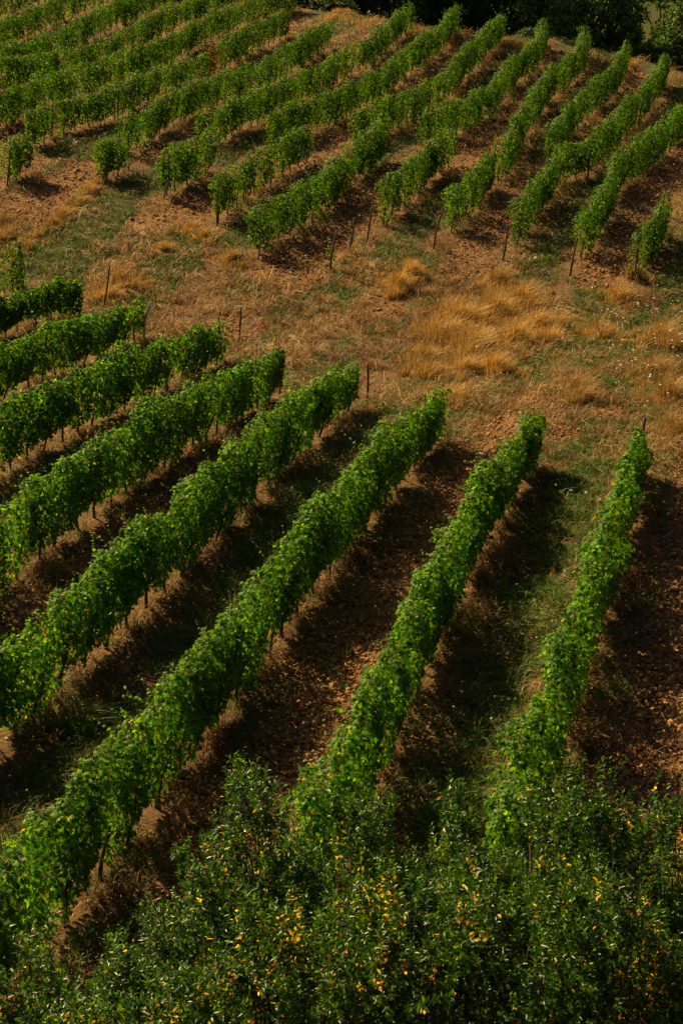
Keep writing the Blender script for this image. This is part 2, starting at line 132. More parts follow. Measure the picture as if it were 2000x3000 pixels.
def bark_mat(name, c1, c2, scale=30):
    m, nt, b, out = mat(name); n = nt.nodes; l = nt.links
    tc = n.new('ShaderNodeTexCoord'); mp = n.new('ShaderNodeMapping'); mp.inputs['Scale'].default_value = (1, 1, .15)
    nz = n.new('ShaderNodeTexNoise'); nz.inputs['Scale'].default_value = scale; nz.inputs['Detail'].default_value = 4
    r = n.new('ShaderNodeValToRGB'); r.color_ramp.elements[0].color = (*c1, 1); r.color_ramp.elements[1].color = (*c2, 1)
    r.color_ramp.elements[0].position = .35; r.color_ramp.elements[1].position = .65
    bp = n.new('ShaderNodeBump'); bp.inputs['Strength'].default_value = .6; bp.inputs['Distance'].default_value = .01
    l.new(tc.outputs['Object'], mp.inputs[0]); l.new(mp.outputs[0], nz.inputs['Vector']); l.new(nz.outputs[0], r.inputs[0])
    l.new(r.outputs[0], b.inputs['Base Color']); l.new(nz.outputs[0], bp.inputs['Height']); l.new(bp.outputs[0], b.inputs['Normal'])
    b.inputs['Roughness'].default_value = .85; return m
M_VINE = leaf_mat('vine_leaf', .48, .18, .38, (3.1, 2.9, .4))
M_SHRUB = leaf_mat('glossy_leaf', .33, .30, .36, (3.4, 3.2, .4))
M_WOOD_LEAF = leaf_mat('woodland_leaf', .6, .2, .25)
M_GRASS = leaf_mat('grass_blade', .6, .25, .25, (1.2, 1.15, .9))
M_BARK = bark_mat('vine_bark', (.035, .022, .013), (.12, .08, .05))
M_POST = bark_mat('weathered_wood', (.05, .035, .022), (.16, .11, .07), 22)
M_PALE = bark_mat('bleached_wood', (.22, .19, .15), (.42, .37, .30), 22)
M_STEM = bark_mat('shrub_bark', (.035, .025, .018), (.11, .08, .06), 18)
# ---------------------------------------------------------------- vine rows in plan: distance and strip lookups
for k in list(ROWS):                                   # order every row from its near end to its far end
    r = sorted(ROWS[k], key=lambda q: q[1]); r = np.array(r)
    if k[0] == 'N' and k != 'N8': r[:, 0] = .7 * np.polyval(np.polyfit(r[:, 1], r[:, 0], 3), r[:, 1]) + .3 * r[:, 0]
    ROWS[k] = r
def row_x(k, Y):
    r = ROWS[k]; n = min(4, len(r))
    s = (r[-1, 0] - r[0, 0]) / (r[-1, 1] - r[0, 1])
    if k in ('N8', 'M1', 'M2'): s = .33
    return np.where(Y < r[0, 1], r[0, 0] + (Y - r[0, 1]) * s, np.where(Y > r[-1, 1], r[-1, 0] + (Y - r[-1, 1]) * s, np.interp(Y, r[:, 1], r[:, 0])))
SETS = {'N': ['N8', 'N7', 'N6', 'N5', 'N4', 'N3', 'N2', 'N1'],
        'M': ['M1', 'M2', 'M3', 'M4', 'M5', 'M6', 'M7', 'M8', 'M9', 'M10'],
        'U': ['U1', 'U2', 'U3', 'U4', 'U5', 'U6', 'U7', 'U8', 'U9', 'U10', 'U11', 'U12', 'U13', 'M8', 'M9', 'M10']}
NE = sorted((ROWS[k][-1, 0], ROWS[k][-1, 1]) for k in SETS['N']); NE = np.array(NE)
MS = np.array(sorted((ROWS[k][0, 0], ROWS[k][0, 1]) for k in SETS['M']))
GREEN += [(1.4, 18.6, .9), (2.3, 22, .9), (3.3, 26, .9), (4.3, 30, .95), (5.2, 33.5, .9), (-2.6, 24, .6), (-1.6, 29, .6)]
def strips(X, Y):
    """-> tilled mask 0..1, near-row straw mask 0..1, inside-a-block mask 0..1"""
    shp = X.shape; X = X.ravel(); Y = Y.ravel()
    yn = np.interp(X, NE[:, 0], NE[:, 1]) + .6 + .5 * vnoise(X * .9, None, 5); ym = np.interp(X, MS[:, 0], MS[:, 1]) - 2.2 + .8 * vnoise(X * .7, None, 6)
    blk = np.where(Y < yn, 0, np.where(Y < ym, 1, np.where(Y < 71.5 - .12 * X, 2, 3)))
    till = np.zeros(len(X)); near = np.full(len(X), 99.)
    par = {'N': lambda a: False, 'M': 0, 'U': 0}
    for b, s in ((0, 'N'), (2, 'M'), (3, 'U')):
        m = blk == b
        if not m.any(): continue
        xs = np.array([row_x(k, Y[m]) for k in SETS[s]]); x = X[m]
        near[m] = np.abs(xs - x).min(0)
        kk = (xs < x).sum(0) - 1                        # index of the row just left
        odd = np.array([int(k[1:]) % 2 for k in SETS[s]])
        f = np.full(len(x), .5); inn = (kk >= 0) & (kk < len(xs) - 1)
        ki = np.clip(kk, 0, len(xs) - 2); xl = np.take_along_axis(xs, ki[None], 0)[0]; xr = np.take_along_axis(xs, ki[None] + 1, 0)[0]
        f[inn] = ((x - xl) / np.maximum(xr - xl, .3))[inn]
        if s == 'N': od = odd[np.clip(kk, 0, len(xs) - 1)]
        elif s == 'M': od = odd[np.clip(kk, 0, len(xs) - 1)]
        else: od = odd[np.clip(kk, 0, len(xs) - 1)]
        od = np.where(kk == len(xs) - 1, 1 if s == 'N' else 0, od)
        wob = .10 * vnoise(x * .8, Y[m] * .8, 8)
        rr = np.where(kk == len(xs) - 1, (x - xs[-1]) / 2.8, f)
        t = np.clip((np.minimum(rr, 1.05 - rr if s != 'x' else rr) - .16 + wob) / .08, 0, 1) if True else 0
        t = np.where((kk == len(xs) - 1), np.clip((rr - .22 + wob) / .1, 0, 1) * (rr < 3), t)
        till[m] = t * (od == 1)
    inside = (blk != 1).astype(float)
    return till.reshape(shp), near.reshape(shp), inside.reshape(shp)
def patches(X, Y, P, soft=.35):
    m = np.zeros(X.shape)
    for x, y, r in P:
        d2 = ((X - x) / r) ** 2 + ((Y - y) / (r * 2.0)) ** 2
        m = np.maximum(m, np.clip((1.25 - d2) / (soft * 2), 0, 1))
    return np.clip(m * (1.05 + 1.1 * fbm(X * 1.6, Y * 1.0, 77)) * 1.0, 0, 1) if soft > .5 else np.clip(m * (1.2 + 1.0 * fbm(X * 1.3, Y * .8, 78)), 0, 1)
def band(X, Y, seed):
    c = X * .94 - Y * .34; a = X * .34 + Y * .94
    return (vnoise(c * .75, a * .10, seed) + .6 * vnoise(c * 1.7, a * .22, seed + 1) + .5 * vnoise(c * 2.5, a * 1.6, seed + 2)) / 1.3
# ---------------------------------------------------------------- ground
def axis(lo, hi, step, far, n):
    core = np.arange(lo, hi + step / 2, step); g = np.geomspace(step, far, n).cumsum(); g = g / g[-1] * far
    return core, g
gxc, gg = axis(-27, 24, .22, 320, 26); GX = np.concatenate([-27 - gg[::-1], gxc, 24 + gg])
gyc = np.concatenate([np.arange(10, 60, .22), np.arange(60, 122, .3)]); GY = np.concatenate([[-60, -35, -20, -12, -6, -2, 2, 5, 7.5, 9], gyc, 122 + gg * 1.9])
X, Y = np.meshgrid(GX, GY); till, near, inside = strips(X, Y)
bare = patches(X, Y, BARE); till = np.maximum(till, bare * .95) * (Y < crest_y(X) - 1.5)
green = patches(X, Y, GREEN, .9)
gn = fbm(X * .35, Y * .22, 20); inter = inside * (till < .3) * np.clip((near - .45) / .5, 0, 1)
greenm = (Y > crest_y(X) + 4) * 1. + np.clip(np.maximum(green, inter * np.clip(.9 + gn, 0, 1)) + (1 - inside) * np.clip(band(X, Y, 110) * 1.6 + .35, 0, .9), 0, 1) * (1 - till)
Z = H(X, Y) + .05 * fbm(X * 1.1, Y * 1.1, 30) + till * (.07 * fbm(X * 2.3, Y * 2.3, 33)) - till * .04 + .05 * np.exp(-(near / .45) ** 2)
n0, n1 = X.shape; idx = np.arange(n0 * n1).reshape(n0, n1)
F = np.stack([idx[:-1, :-1], idx[:-1, 1:], idx[1:, 1:], idx[1:, :-1]], -1).reshape(-1, 4)
mg, nt, b, out = mat('vineyard_ground'); n = nt.nodes; l = nt.links
at = n.new('ShaderNodeAttribute'); at.attribute_name = 'tint'; sp = n.new('ShaderNodeSeparateColor'); l.new(at.outputs['Color'], sp.inputs[0])
tc = n.new('ShaderNodeTexCoord')
def noise(scale, det=6, rough=.6, stretch=None):
    z = n.new('ShaderNodeTexNoise'); z.inputs['Scale'].default_value = scale; z.inputs['Detail'].default_value = det; z.inputs['Roughness'].default_value = rough
    if stretch:
        mp = n.new('ShaderNodeMapping'); mp.inputs['Scale'].default_value = stretch; l.new(tc.outputs['Object'], mp.inputs[0]); l.new(mp.outputs[0], z.inputs['Vector'])
    else: l.new(tc.outputs['Object'], z.inputs['Vector'])
    return z
def ramp(src, stops):
    r = n.new('ShaderNodeValToRGB'); e = r.color_ramp.elements
    while len(e) < len(stops): e.new(.5)
    for q, (p_, c_) in zip(e, stops): q.position = p_; q.color = (*c_, 1)
    l.new(src, r.inputs[0]); return r.outputs[0]
def mixc(f, a, b_):
    m = n.new('ShaderNodeMix'); m.data_type = 'RGBA'; l.new(f, m.inputs[0]); l.new(a, m.inputs[6]); l.new(b_, m.inputs[7]); return m.outputs[2]
nA = noise(5.5, 8, .75); nB = noise(1.1, 5, .6); nC = noise(16, 6, .8)
soil = ramp(nA.outputs[0], [(.3, (.10, .052, .024)), (.5, (.28, .145, .062)), (.7, (.42, .27, .13))])
straw = ramp(nC.outputs[0], [(.3, (.08, .046, .018)), (.5, (.22, .135, .055)), (.68, (.42, .27, .12))])
grass = ramp(nC.outputs[0], [(.3, (.035, .042, .014)), (.5, (.09, .10, .03)), (.7, (.19, .16, .055))])
tawny = ramp(nB.outputs[0], [(.35, (.14, .08, .03)), (.6, (.30, .15, .065))])
st2 = n.new('ShaderNodeMix'); st2.data_type = 'RGBA'; st2.inputs[0].default_value = .45; l.new(straw, st2.inputs[6]); l.new(tawny, st2.inputs[7])
def brk(src, lo=.35, hi=.65):
    a = n.new('ShaderNodeMath'); a.operation = 'ADD'; l.new(src, a.inputs[0])
    s = n.new('ShaderNodeMath'); s.operation = 'MULTIPLY_ADD'; l.new(nA.outputs[0], s.inputs[0]); s.inputs[1].default_value = 1.2; s.inputs[2].default_value = -.6; l.new(s.outputs[0], a.inputs[1])
    m = n.new('ShaderNodeMapRange'); l.new(a.outputs[0], m.inputs[0]); m.inputs[1].default_value = lo; m.inputs[2].default_value = hi; return m.outputs[0]
c1 = mixc(brk(sp.outputs[1]), st2.outputs[2], grass); c2 = mixc(brk(sp.outputs[0]), c1, soil)
l.new(c2, b.inputs['Base Color']); b.inputs['Roughness'].default_value = .95; b.inputs['Specular IOR Level'].default_value = .15
bp = n.new('ShaderNodeBump'); bp.inputs['Strength'].default_value = 1.0; bp.inputs['Distance'].default_value = .12
l.new(nA.outputs[0], bp.inputs['Height']); bp2 = n.new('ShaderNodeBump'); bp2.inputs['Strength'].default_value = .9; bp2.inputs['Distance'].default_value = .04
l.new(nC.outputs[0], bp2.inputs['Height']); l.new(bp.outputs[0], bp2.inputs['Normal']); l.new(bp2.outputs[0], b.inputs['Normal'])
ground = newobj('ground', mesh_np('ground', np.stack([X, Y, Z], -1).reshape(-1, 3), F, mg, np.stack([till, greenm, inside], -1).reshape(-1, 3), True))
tag(ground, 'sloping vineyard ground of tilled brown soil strips, dry straw and green grass', 'ground', kind='structure')
# ---------------------------------------------------------------- leaves
def leaf_template(kind):
    if kind == 'vine':       # five-lobed, slightly cupped
        o = [(0, 0), (.22, -.16), (.50, .06), (.36, .24), (.54, .52), (.26, .52), (.0, .95)]
        o = o + [(-x, y) for x, y in o[-2:0:-1]]
        V = [(x, y, -.18 * abs(x) - .10 * (y - .4) ** 2) for x, y in o] + [(0, .34, .05)]
        k = len(o); return np.array(V), np.array([(i, (i + 1) % k, k) for i in range(k)])
    if kind == 'vine_mid':
        V = [(0, 0, 0), (.48, .05, -.1), (.42, .55, -.12), (0, .95, -.05), (-.42, .55, -.12), (-.48, .05, -.1), (0, .35, .05)]
        return np.array(V), np.array([(i, (i + 1) % 6, 6) for i in range(6)])
    if kind == 'far':
        V = [(0, 0, 0), (.46, .3, -.14), (0, .9, -.03), (-.46, .3, -.14)]
        return np.array(V), np.array([(0, 1, 2), (0, 2, 3)])
    if kind == 'oval':
        V = [(0, 0, 0), (.15, .22, .03), (.2, .52, .04), (.11, .82, .0), (0, 1, -.08), (-.11, .82, .0), (-.2, .52, .04), (-.15, .22, .03), (0, .5, -.02)]
        return np.array(V), np.array([(i, (i + 1) % 8, 8) for i in range(8)])
def place_leaves(P, N, D, S, T, col, kind):
    """P positions, N normals, D tip directions, S sizes -> arrays for mesh_np"""
    N = unit(N); D = unit(D - N * (D * N).sum(1, keepdims=True)); U = np.cross(D, N)
    tv, tf = leaf_template(kind); k = len(tv)
    V = P[:, None] + S[:, None, None] * (tv[None, :, 0:1] * U[:, None] + tv[None, :, 1:2] * D[:, None] + tv[None, :, 2:3] * N[:, None])
    F = (np.arange(len(P)) * k)[:, None, None] + tf[None]
    return V.reshape(-1, 3), F.reshape(-1, 3), np.repeat(col, k, 0)
def tubes(paths, radii, sides=5, col=None):
    Vs, Fs, o = [], [], 0
    for P, R in zip(paths, radii):
        P = np.asarray(P, float); t = unit(np.gradient(P, axis=0)); a = unit(np.cross(t, [.3, .9, .1])); bb = np.cross(t, a)
        th = np.arange(sides) * 2 * math.pi / sides
        ring = P[:, None] + np.asarray(R)[:, None, None] * (np.cos(th)[None, :, None] * a[:, None] + np.sin(th)[None, :, None] * bb[:, None])
        m = len(P); i = np.arange(m * sides).reshape(m, sides); j = np.roll(i, -1, 1)
        Fs.append(np.stack([i[:-1], j[:-1], j[1:], i[1:]], -1).reshape(-1, 4) + o)
        Vs.append(ring.reshape(-1, 3)); tip = len(Vs[-1])
        Vs.append(P[-1:]); Fs.append(np.stack([i[-1], j[-1], np.full(sides, tip), np.full(sides, tip)], -1)[:, :3] + o if False else np.zeros((0, 4), int))
        Fs[-1] = np.stack([i[-1], j[-1], np.full(sides, m * sides), np.full(sides, m * sides)], -1) + o
        o += m * sides + 1
    F4 = np.concatenate(Fs); tri = F4[:, 2] == F4[:, 3]
    return np.concatenate(Vs), [F4[~tri], F4[tri][:, :3]]
# ---------------------------------------------------------------- vine trunks (six shapes, shared by all the vines)
TRUNKS = []
for q in range(6):
    a, b2 = rng.normal(0, .05, 2); L = .78
    P = [(0, 0, -.08), (a * .3, b2 * .3, .12), (a, b2, .34), (a * .4 + .02, b2 * 1.4, .56), (a * 1.2 + .05, b2 * .8 + .03, L)]
    V, F = tubes([P, [(P[3][0], P[3][1], .54), (P[3][0] - .06, P[3][1] - .1, .8)], [(P[3][0], P[3][1], .56), (P[3][0] + .05, P[3][1] + .14, .82)]],
                 [[.040, .030, .026, .023, .016], [.014, .008], [.014, .008]], 6)
    TRUNKS.append(mesh_np('vine_trunk', V, F, M_BARK, smooth=True))
GREENS = np.array([(.040, .130, .002), (.070, .190, .003), (.126, .28, .004), (.022, .085, .002), (.050, .160, .003), (.10, .17, .006)])
def vine_row(key, label, group, name='grapevine_row', height=None, width=None, gap=None, dens=None, ext0=0, ext1=0, red=(), sparse=0., pts=None, thin=()):
    height = height or (1.66 if key[0] == 'N' else 1.70); width = width or (.235 if key[0] == 'N' else .265)
    r = ROWS[key] if pts is None else np.array(pts, float)
    d0 = unit(r[0] - r[1 if len(r) > 1 else 0] + 1e-6); d1 = unit(r[-1] - r[-2])
    P = [r[0] + d0 * ext0] * (ext0 > 0) + list(r) + [r[-1] + d1 * ext1] * (ext1 > 0); P = np.array(P)
    s = np.concatenate([[0], np.cumsum(np.linalg.norm(np.diff(P, axis=0), axis=1))]); L = s[-1]
    u = np.arange(0, L + .05, .1); q = np.stack([np.interp(u, s, P[:, 0]), np.interp(u, s, P[:, 1])], 1)
    ker = np.ones(9) / 9; qp = np.pad(q, ((4, 4), (0, 0)), 'edge'); ends = q[[0, -1]].copy()
    q = np.stack([np.convolve(qp[:, c], ker, 'valid') for c in (0, 1)], 1)
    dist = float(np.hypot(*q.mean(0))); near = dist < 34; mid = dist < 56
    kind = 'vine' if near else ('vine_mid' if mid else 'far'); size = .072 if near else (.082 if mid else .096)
    dens = int((dens or 1) * (2100 if near else (1450 if mid else 1000)) * (.35 + .65 * width / .34)); seed = abs(hash(key)) % 97 if False else sum(map(ord, key + name)) % 97
    N = int(L * dens)
    def at(sv): return np.stack([np.interp(sv, u, q[:, 0]), np.interp(sv, u, q[:, 1])], 1)
    S = rng.uniform(0, L, N * 2)
    keep = rng.uniform(size=N * 2) < np.clip(.62 + .42 * vnoise(S * 1.15 + seed, None, 40) - sparse, .04, 1) * np.where((S < .25) | (S > L - .25), .6, 1)
    S = S[keep][:N]; M = len(S)
    ht = height * (1 + .07 * vnoise(S * .8 + seed, None, 41) + .10 * vnoise(S * 2.3 + seed, None, 42) + .07 * vnoise(S * 5.5 + seed, None, 48))
    if key[0] == 'N': ht = ht * (1 - .22 * np.clip((S - L + 7) / 6, 0, 1))
    hb = (.24 if dist < 56 else .20) + .24 * vnoise(S * 1.3 + seed, None, 43)
    ww = width * (1 - (.25 * np.clip((S - L + 7) / 6, 0, 1) if key[0] == 'N' else 0)) * (1 + .16 * vnoise(S * 1.1 + seed, None, 44) + .38 * vnoise(S * 3.6 + seed, None, 45))
    v = rng.uniform(0, 1, M) ** .85; prof = np.where(v > .80, np.sqrt(np.clip(1 - ((v - .80) / .22) ** 2, .02, 1)), .5 + .5 * np.clip(v / .80, 0, 1) ** .8)
    pl = np.abs(np.sin(math.pi * (S / .95 + seed * .37))); ww = ww * (.82 + .26 * pl); ht = ht * (.965 + .05 * pl)
    side0 = rng.choice([-1., 1.], M)
    prof = prof * (1 + .5 * vnoise(S * 2.6 + seed + side0 * 31, v * 3.5 + 7, 46) + .35 * vnoise(S * 7 + side0 * 13, v * 7, 47))
    side = side0; e = np.where(rng.uniform(size=M) < .72, rng.exponential(.16, M), rng.uniform(0, 1, M)); e = np.clip(e, -.1, 1)
    tf = np.ones(M)
    for a0, a1, f_ in thin: tf = np.where((S > a0) & (S < a1), f_, tf)
    ww = ww * tf; e = np.where(rng.uniform(size=M) < (1 - tf) * .8, np.nan, e)
    lat = side * ww * prof * (1 - e)
    T = unit(np.gradient(q, axis=0)); tx = np.interp(S, u, T[:, 0]); ty = np.interp(S, u, T[:, 1])
    nx, ny = ty, -tx
    xy = at(S) + np.stack([nx * lat, ny * lat], 1); z = hb + (ht - hb) * v
    # shoots that stand up from or hang out of the hedge
    ns = int(L * (4 if not near else 6.5)); ss = rng.uniform(0.1, L - .1, ns); sl = rng.gamma(2.0, .11, ns) * np.where(rng.uniform(size=ns) < .12, 1.9, 1)
    per = 7; k = np.repeat(np.arange(ns), per); f = np.tile(np.linspace(.1, 1, per), ns)
    sx = rng.normal(0, .55, ns) - .25; sy = rng.normal(0, .4, ns)
    sS = ss[k] + f * sl[k] * sy[k]; sh = height * (.95 + .10 * vnoise(sS * .8 + seed, None, 41) + .09 * vnoise(sS * 2.3 + seed, None, 42))
    if key[0] == 'N': sh = sh * (1 - .22 * np.clip((sS - L + 7) / 6, 0, 1))
    slat = (rng.uniform(-.6, .6, ns) * width)[k] + f * sl[k] * sx[k]
    tx2 = np.interp(sS, u, T[:, 0]); ty2 = np.interp(sS, u, T[:, 1])
    xy2 = at(sS) + np.stack([ty2 * slat, -tx2 * slat], 1); z2 = sh + f * sl[k] * np.where(np.abs(sx[k]) > 1.0, .2, .95)
    XY = np.concatenate([xy, xy2]); ZZ = np.concatenate([z, z2]); M2 = len(XY)
    P3 = np.column_stack([XY, H(XY[:, 0], XY[:, 1]) + ZZ]) + rng.normal(0, .014, (M2, 3))
    P3a = P3.copy()
    out = np.column_stack([np.concatenate([nx * side, ty2 * np.sign(slat + 1e-6)]), np.concatenate([ny * side, -tx2 * np.sign(slat + 1e-6)]), np.zeros(M2)])
    topness = np.clip((np.concatenate([v, np.ones(len(z2))]) - .7) / .3, 0, 1)[:, None]
    Nn = out * (1 - .5 * topness) + np.array([0, 0, 1.]) * (.25 + .7 * topness) + rng.normal(0, .52, (M2, 3))
    D = np.array([0, 0, -1.]) * .9 + out * .35 + rng.normal(0, .45, (M2, 3))
    sz = size * rng.uniform(.62, 1.22, M2); sz[M:] *= (1.0 - .45 * f); sz[:M] *= np.where((e > .6) & (v < .8), 1.6, 1.0); sz = np.nan_to_num(sz)  # inner leaves enlarged to block sun passing through the hedge
    ci = rng.integers(0, len(GREENS), M2); col = GREENS[ci] * rng.uniform(.75, 1.25, (M2, 1))
    vine = np.floor((np.concatenate([S, sS])) / .9).astype(int); vt = np.random.default_rng(seed + 5).uniform(.82, 1.16, 400)[vine % 400]; col = col * vt[:, None]
    ol = rng.uniform(size=M2) < .05; col[ol] = np.array([.13, .13, .015]) * rng.uniform(.5, 1.2, (ol.sum(), 1)); yl = rng.uniform(size=M2) < .012; col[yl] = np.array([.30, .26, .03]) * rng.uniform(.6, 1.1, (yl.sum(), 1))
    col[M:] = col[M:] * np.array([1.35, 1.2, 1.0])
    Sa = np.concatenate([S, sS]); za = ZZ
    for r0, r1 in red:
        mm = (Sa > r0) & (Sa < r1) & (rng.uniform(size=M2) < .75); col[mm] = np.array([.16, .03, .018]) * rng.uniform(.5, 1.5, (mm.sum(), 1))
    lowred = (za < .62) & (rng.uniform(size=M2) < .05); col[lowred] = np.array([.22, .10, .03])
    kk = np.isfinite(P3).all(1)
    if gap or not kk.all():
        gap = gap or []
        for g0, g1 in gap: kk &= ~((Sa > g0) & (Sa < g1))
        P3, Nn, D, sz, col = P3[kk], Nn[kk], D[kk], sz[kk], col[kk]
    col = col * (1.0 if near else (.92 if mid else .64))  # shade of the far rows' sunless sides put into their leaf colour
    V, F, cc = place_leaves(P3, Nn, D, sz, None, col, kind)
    base = newobj(name, None); base.empty_display_size = .3
    bx, by = q[0]; bz = float(H(bx, by)); base.location = (bx, by, bz)
    FF = [F]
    if key[0] == 'N':                                   # the green canes that carry the stray shoots
        i0 = np.arange(ns) * per + M; A0, A1, A2 = P3a[i0], P3a[i0 + per // 2], P3a[i0 + per - 1]; paths = [[a_ - [0, 0, .12], a_, b_, c_] for a_, b_, c_ in zip(A0, A1, A2)]
        V2, F2 = tubes(paths, [[.005, .004, .003, .0015]] * ns, 3); FF += [f_ + len(V) for f_ in F2]; V = np.vstack([V, V2]); cc = np.vstack([cc, np.tile([.09, .09, .025], (len(V2), 1))])
    V = V - np.array([bx, by, bz]); fo = newobj('foliage', mesh_np('vine_foliage', V, FF, M_VINE, cc), base)
    tag(base, label, 'grapevine row' if name == 'grapevine_row' else 'grapevine', group)
    # trunks, one each
    st = np.arange(.3, L - .1, .92); st = st + rng.normal(0, .07, len(st)); A = at(st)
    for (x, y) in A[:100]:
        t = newobj('trunk', TRUNKS[rng.integers(6)], base)
        t.location = (x - bx, y - by, float(H(x, y)) - bz); t.rotation_euler = (rng.normal(0.0, .09), .12 + rng.normal(0, .10), rng.uniform(-.7, .7)); s1 = rng.uniform(.85, 1.15); t.scale = (s1, s1, rng.uniform(.9, 1.08))
    return base
GN = 'trellised grapevine rows of the near field'; GU = 'long trellised grapevine rows of the far field'; GM = 'short lower grapevine rows of the far field'
ROW_INFO = [
 ('N1', 'rightmost near vine row, running from two dark posts down beside broad shaded tilled soil', GN, dict(ext0=1.5, thin=[(17.6, 19.4, .62), (19.4, 30, .4)])),
 ('N2', 'second near vine row from the right, its leafy top end beside bare brown clods', GN, dict(ext0=2)),
 ('N3', 'longest near vine row, a dark post at its top end, reaching the bottom left corner', GN, dict(ext0=1)),
 ('N4', 'near vine row ending beside a lone dark post in the middle of the picture', GN, dict(ext0=8)),
 ('N5', 'near vine row whose tall rounded end stands alone against tan grass, no post', GN, dict(ext0=8)),
 ('N6', 'thick near vine row with a post poking out of its leafy far end', GN, dict(ext0=8)),
 ('N7', 'near vine row ending just below the pale crooked post', GN, dict(ext0=8)),
 ('N8', 'short thin near vine row at the left edge with two posts among sparse leaves', GN, dict(ext0=8, sparse=.05, width=.3)),
 ('U1', 'topmost vine row of all, cut by the upper left corner of the picture', GU, dict(ext0=9, ext1=8)),
 ('U2', 'second vine row down from the upper left corner, thin trunks over straw', GU, dict(ext0=9, ext1=6)),
 ('U3', 'third vine row down from the upper left corner, unbroken to the top edge', GU, dict(ext0=9, ext1=6)),
 ('U4', 'fourth vine row down from the upper left corner, unbroken, reaching the top edge', GU, dict(ext0=9, ext1=6)),
 ('U5', 'vine row ending in a square block of leaves where the dark woods begin', GU, dict(ext0=9)),
 ('U6', 'vine row broken by a post and a patch of dead red leaves', GU, dict(gap=[(17.2, 18.0)], red=[(18.9, 20.2)])),
 ('U7', 'vine row whose rounded far end stands below a bare dug patch near the crest', GU, {}),
 ('U8', 'leftmost vine row reaching the tall grass of the crest beneath the black woods', GU, {}),
 ('U9', 'second from the left of the vine rows ending at the crest grass', GU, {}),
 ('U10', 'third from the left of the vine rows ending at the crest grass', GU, {}),
 ('U11', 'vine row at the crest with a whitish post beside its top end', GU, {}),
 ('U12', 'vine row ending at the crest just right of the one with the whitish post', GU, dict(red=[(3.6, 4.1)])),
 ('U13', 'narrow vine row at the crest between clods and green grass, third from right', GU, dict(width=.25)),
 ('M8', 'long right-hand vine row winding from the low end posts up to the crest', GU, dict(width=.27)),
 ('M9', 'vine row running off the right edge, with a hanging clump beside a tall post', GU, dict(width=.30, ext1=6)),
 ('M10', 'sparse little vine row at the right edge with four posts among its leaves', GM, dict(width=.24, sparse=.15)),
 ('M1', 'stub of vines beside a leaning post near the left edge', GM, dict(width=.42)),
 ('M2', 'drooping vine clump on a leaning dark stump above the long tan grass bank', GM, dict(width=.44)),
 ('M3', 'short vine clump on a pale leaning stump, third from the left of the lower rows', GM, dict(width=.40)),
 ('M4', 'short vine row starting at a straight post with a pale cap', GM, {}),
 ('M5', 'largest lower vine row, ending low on two leaning trunks over tan grass', GM, dict(width=.40)),
 ('M6', 'ragged lower vine row narrowing to a point beside a thin braced post', GM, dict(sparse=.06)),
 ('M7', 'short lower vine row with two posts in the thin gap at its upper end', GM, dict(sparse=.05)),
]
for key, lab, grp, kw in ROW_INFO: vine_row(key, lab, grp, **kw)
vine_row('V1', 'small young grapevine alone on a leaning post between two lower rows', 'single grapevines', 'grapevine', pts=[(-.5, 58.7), (-.25, 59.3)], height=1.05, width=.12, dens=.5)
V2P = [(-11.8, 56.3), (-11.4, 57.2)]
vine_row('V2', 'tall narrow grapevine standing alone at the left edge above the near rows', 'single grapevines', 'grapevine', pts=V2P, height=2.0, width=.34, dens=.9)
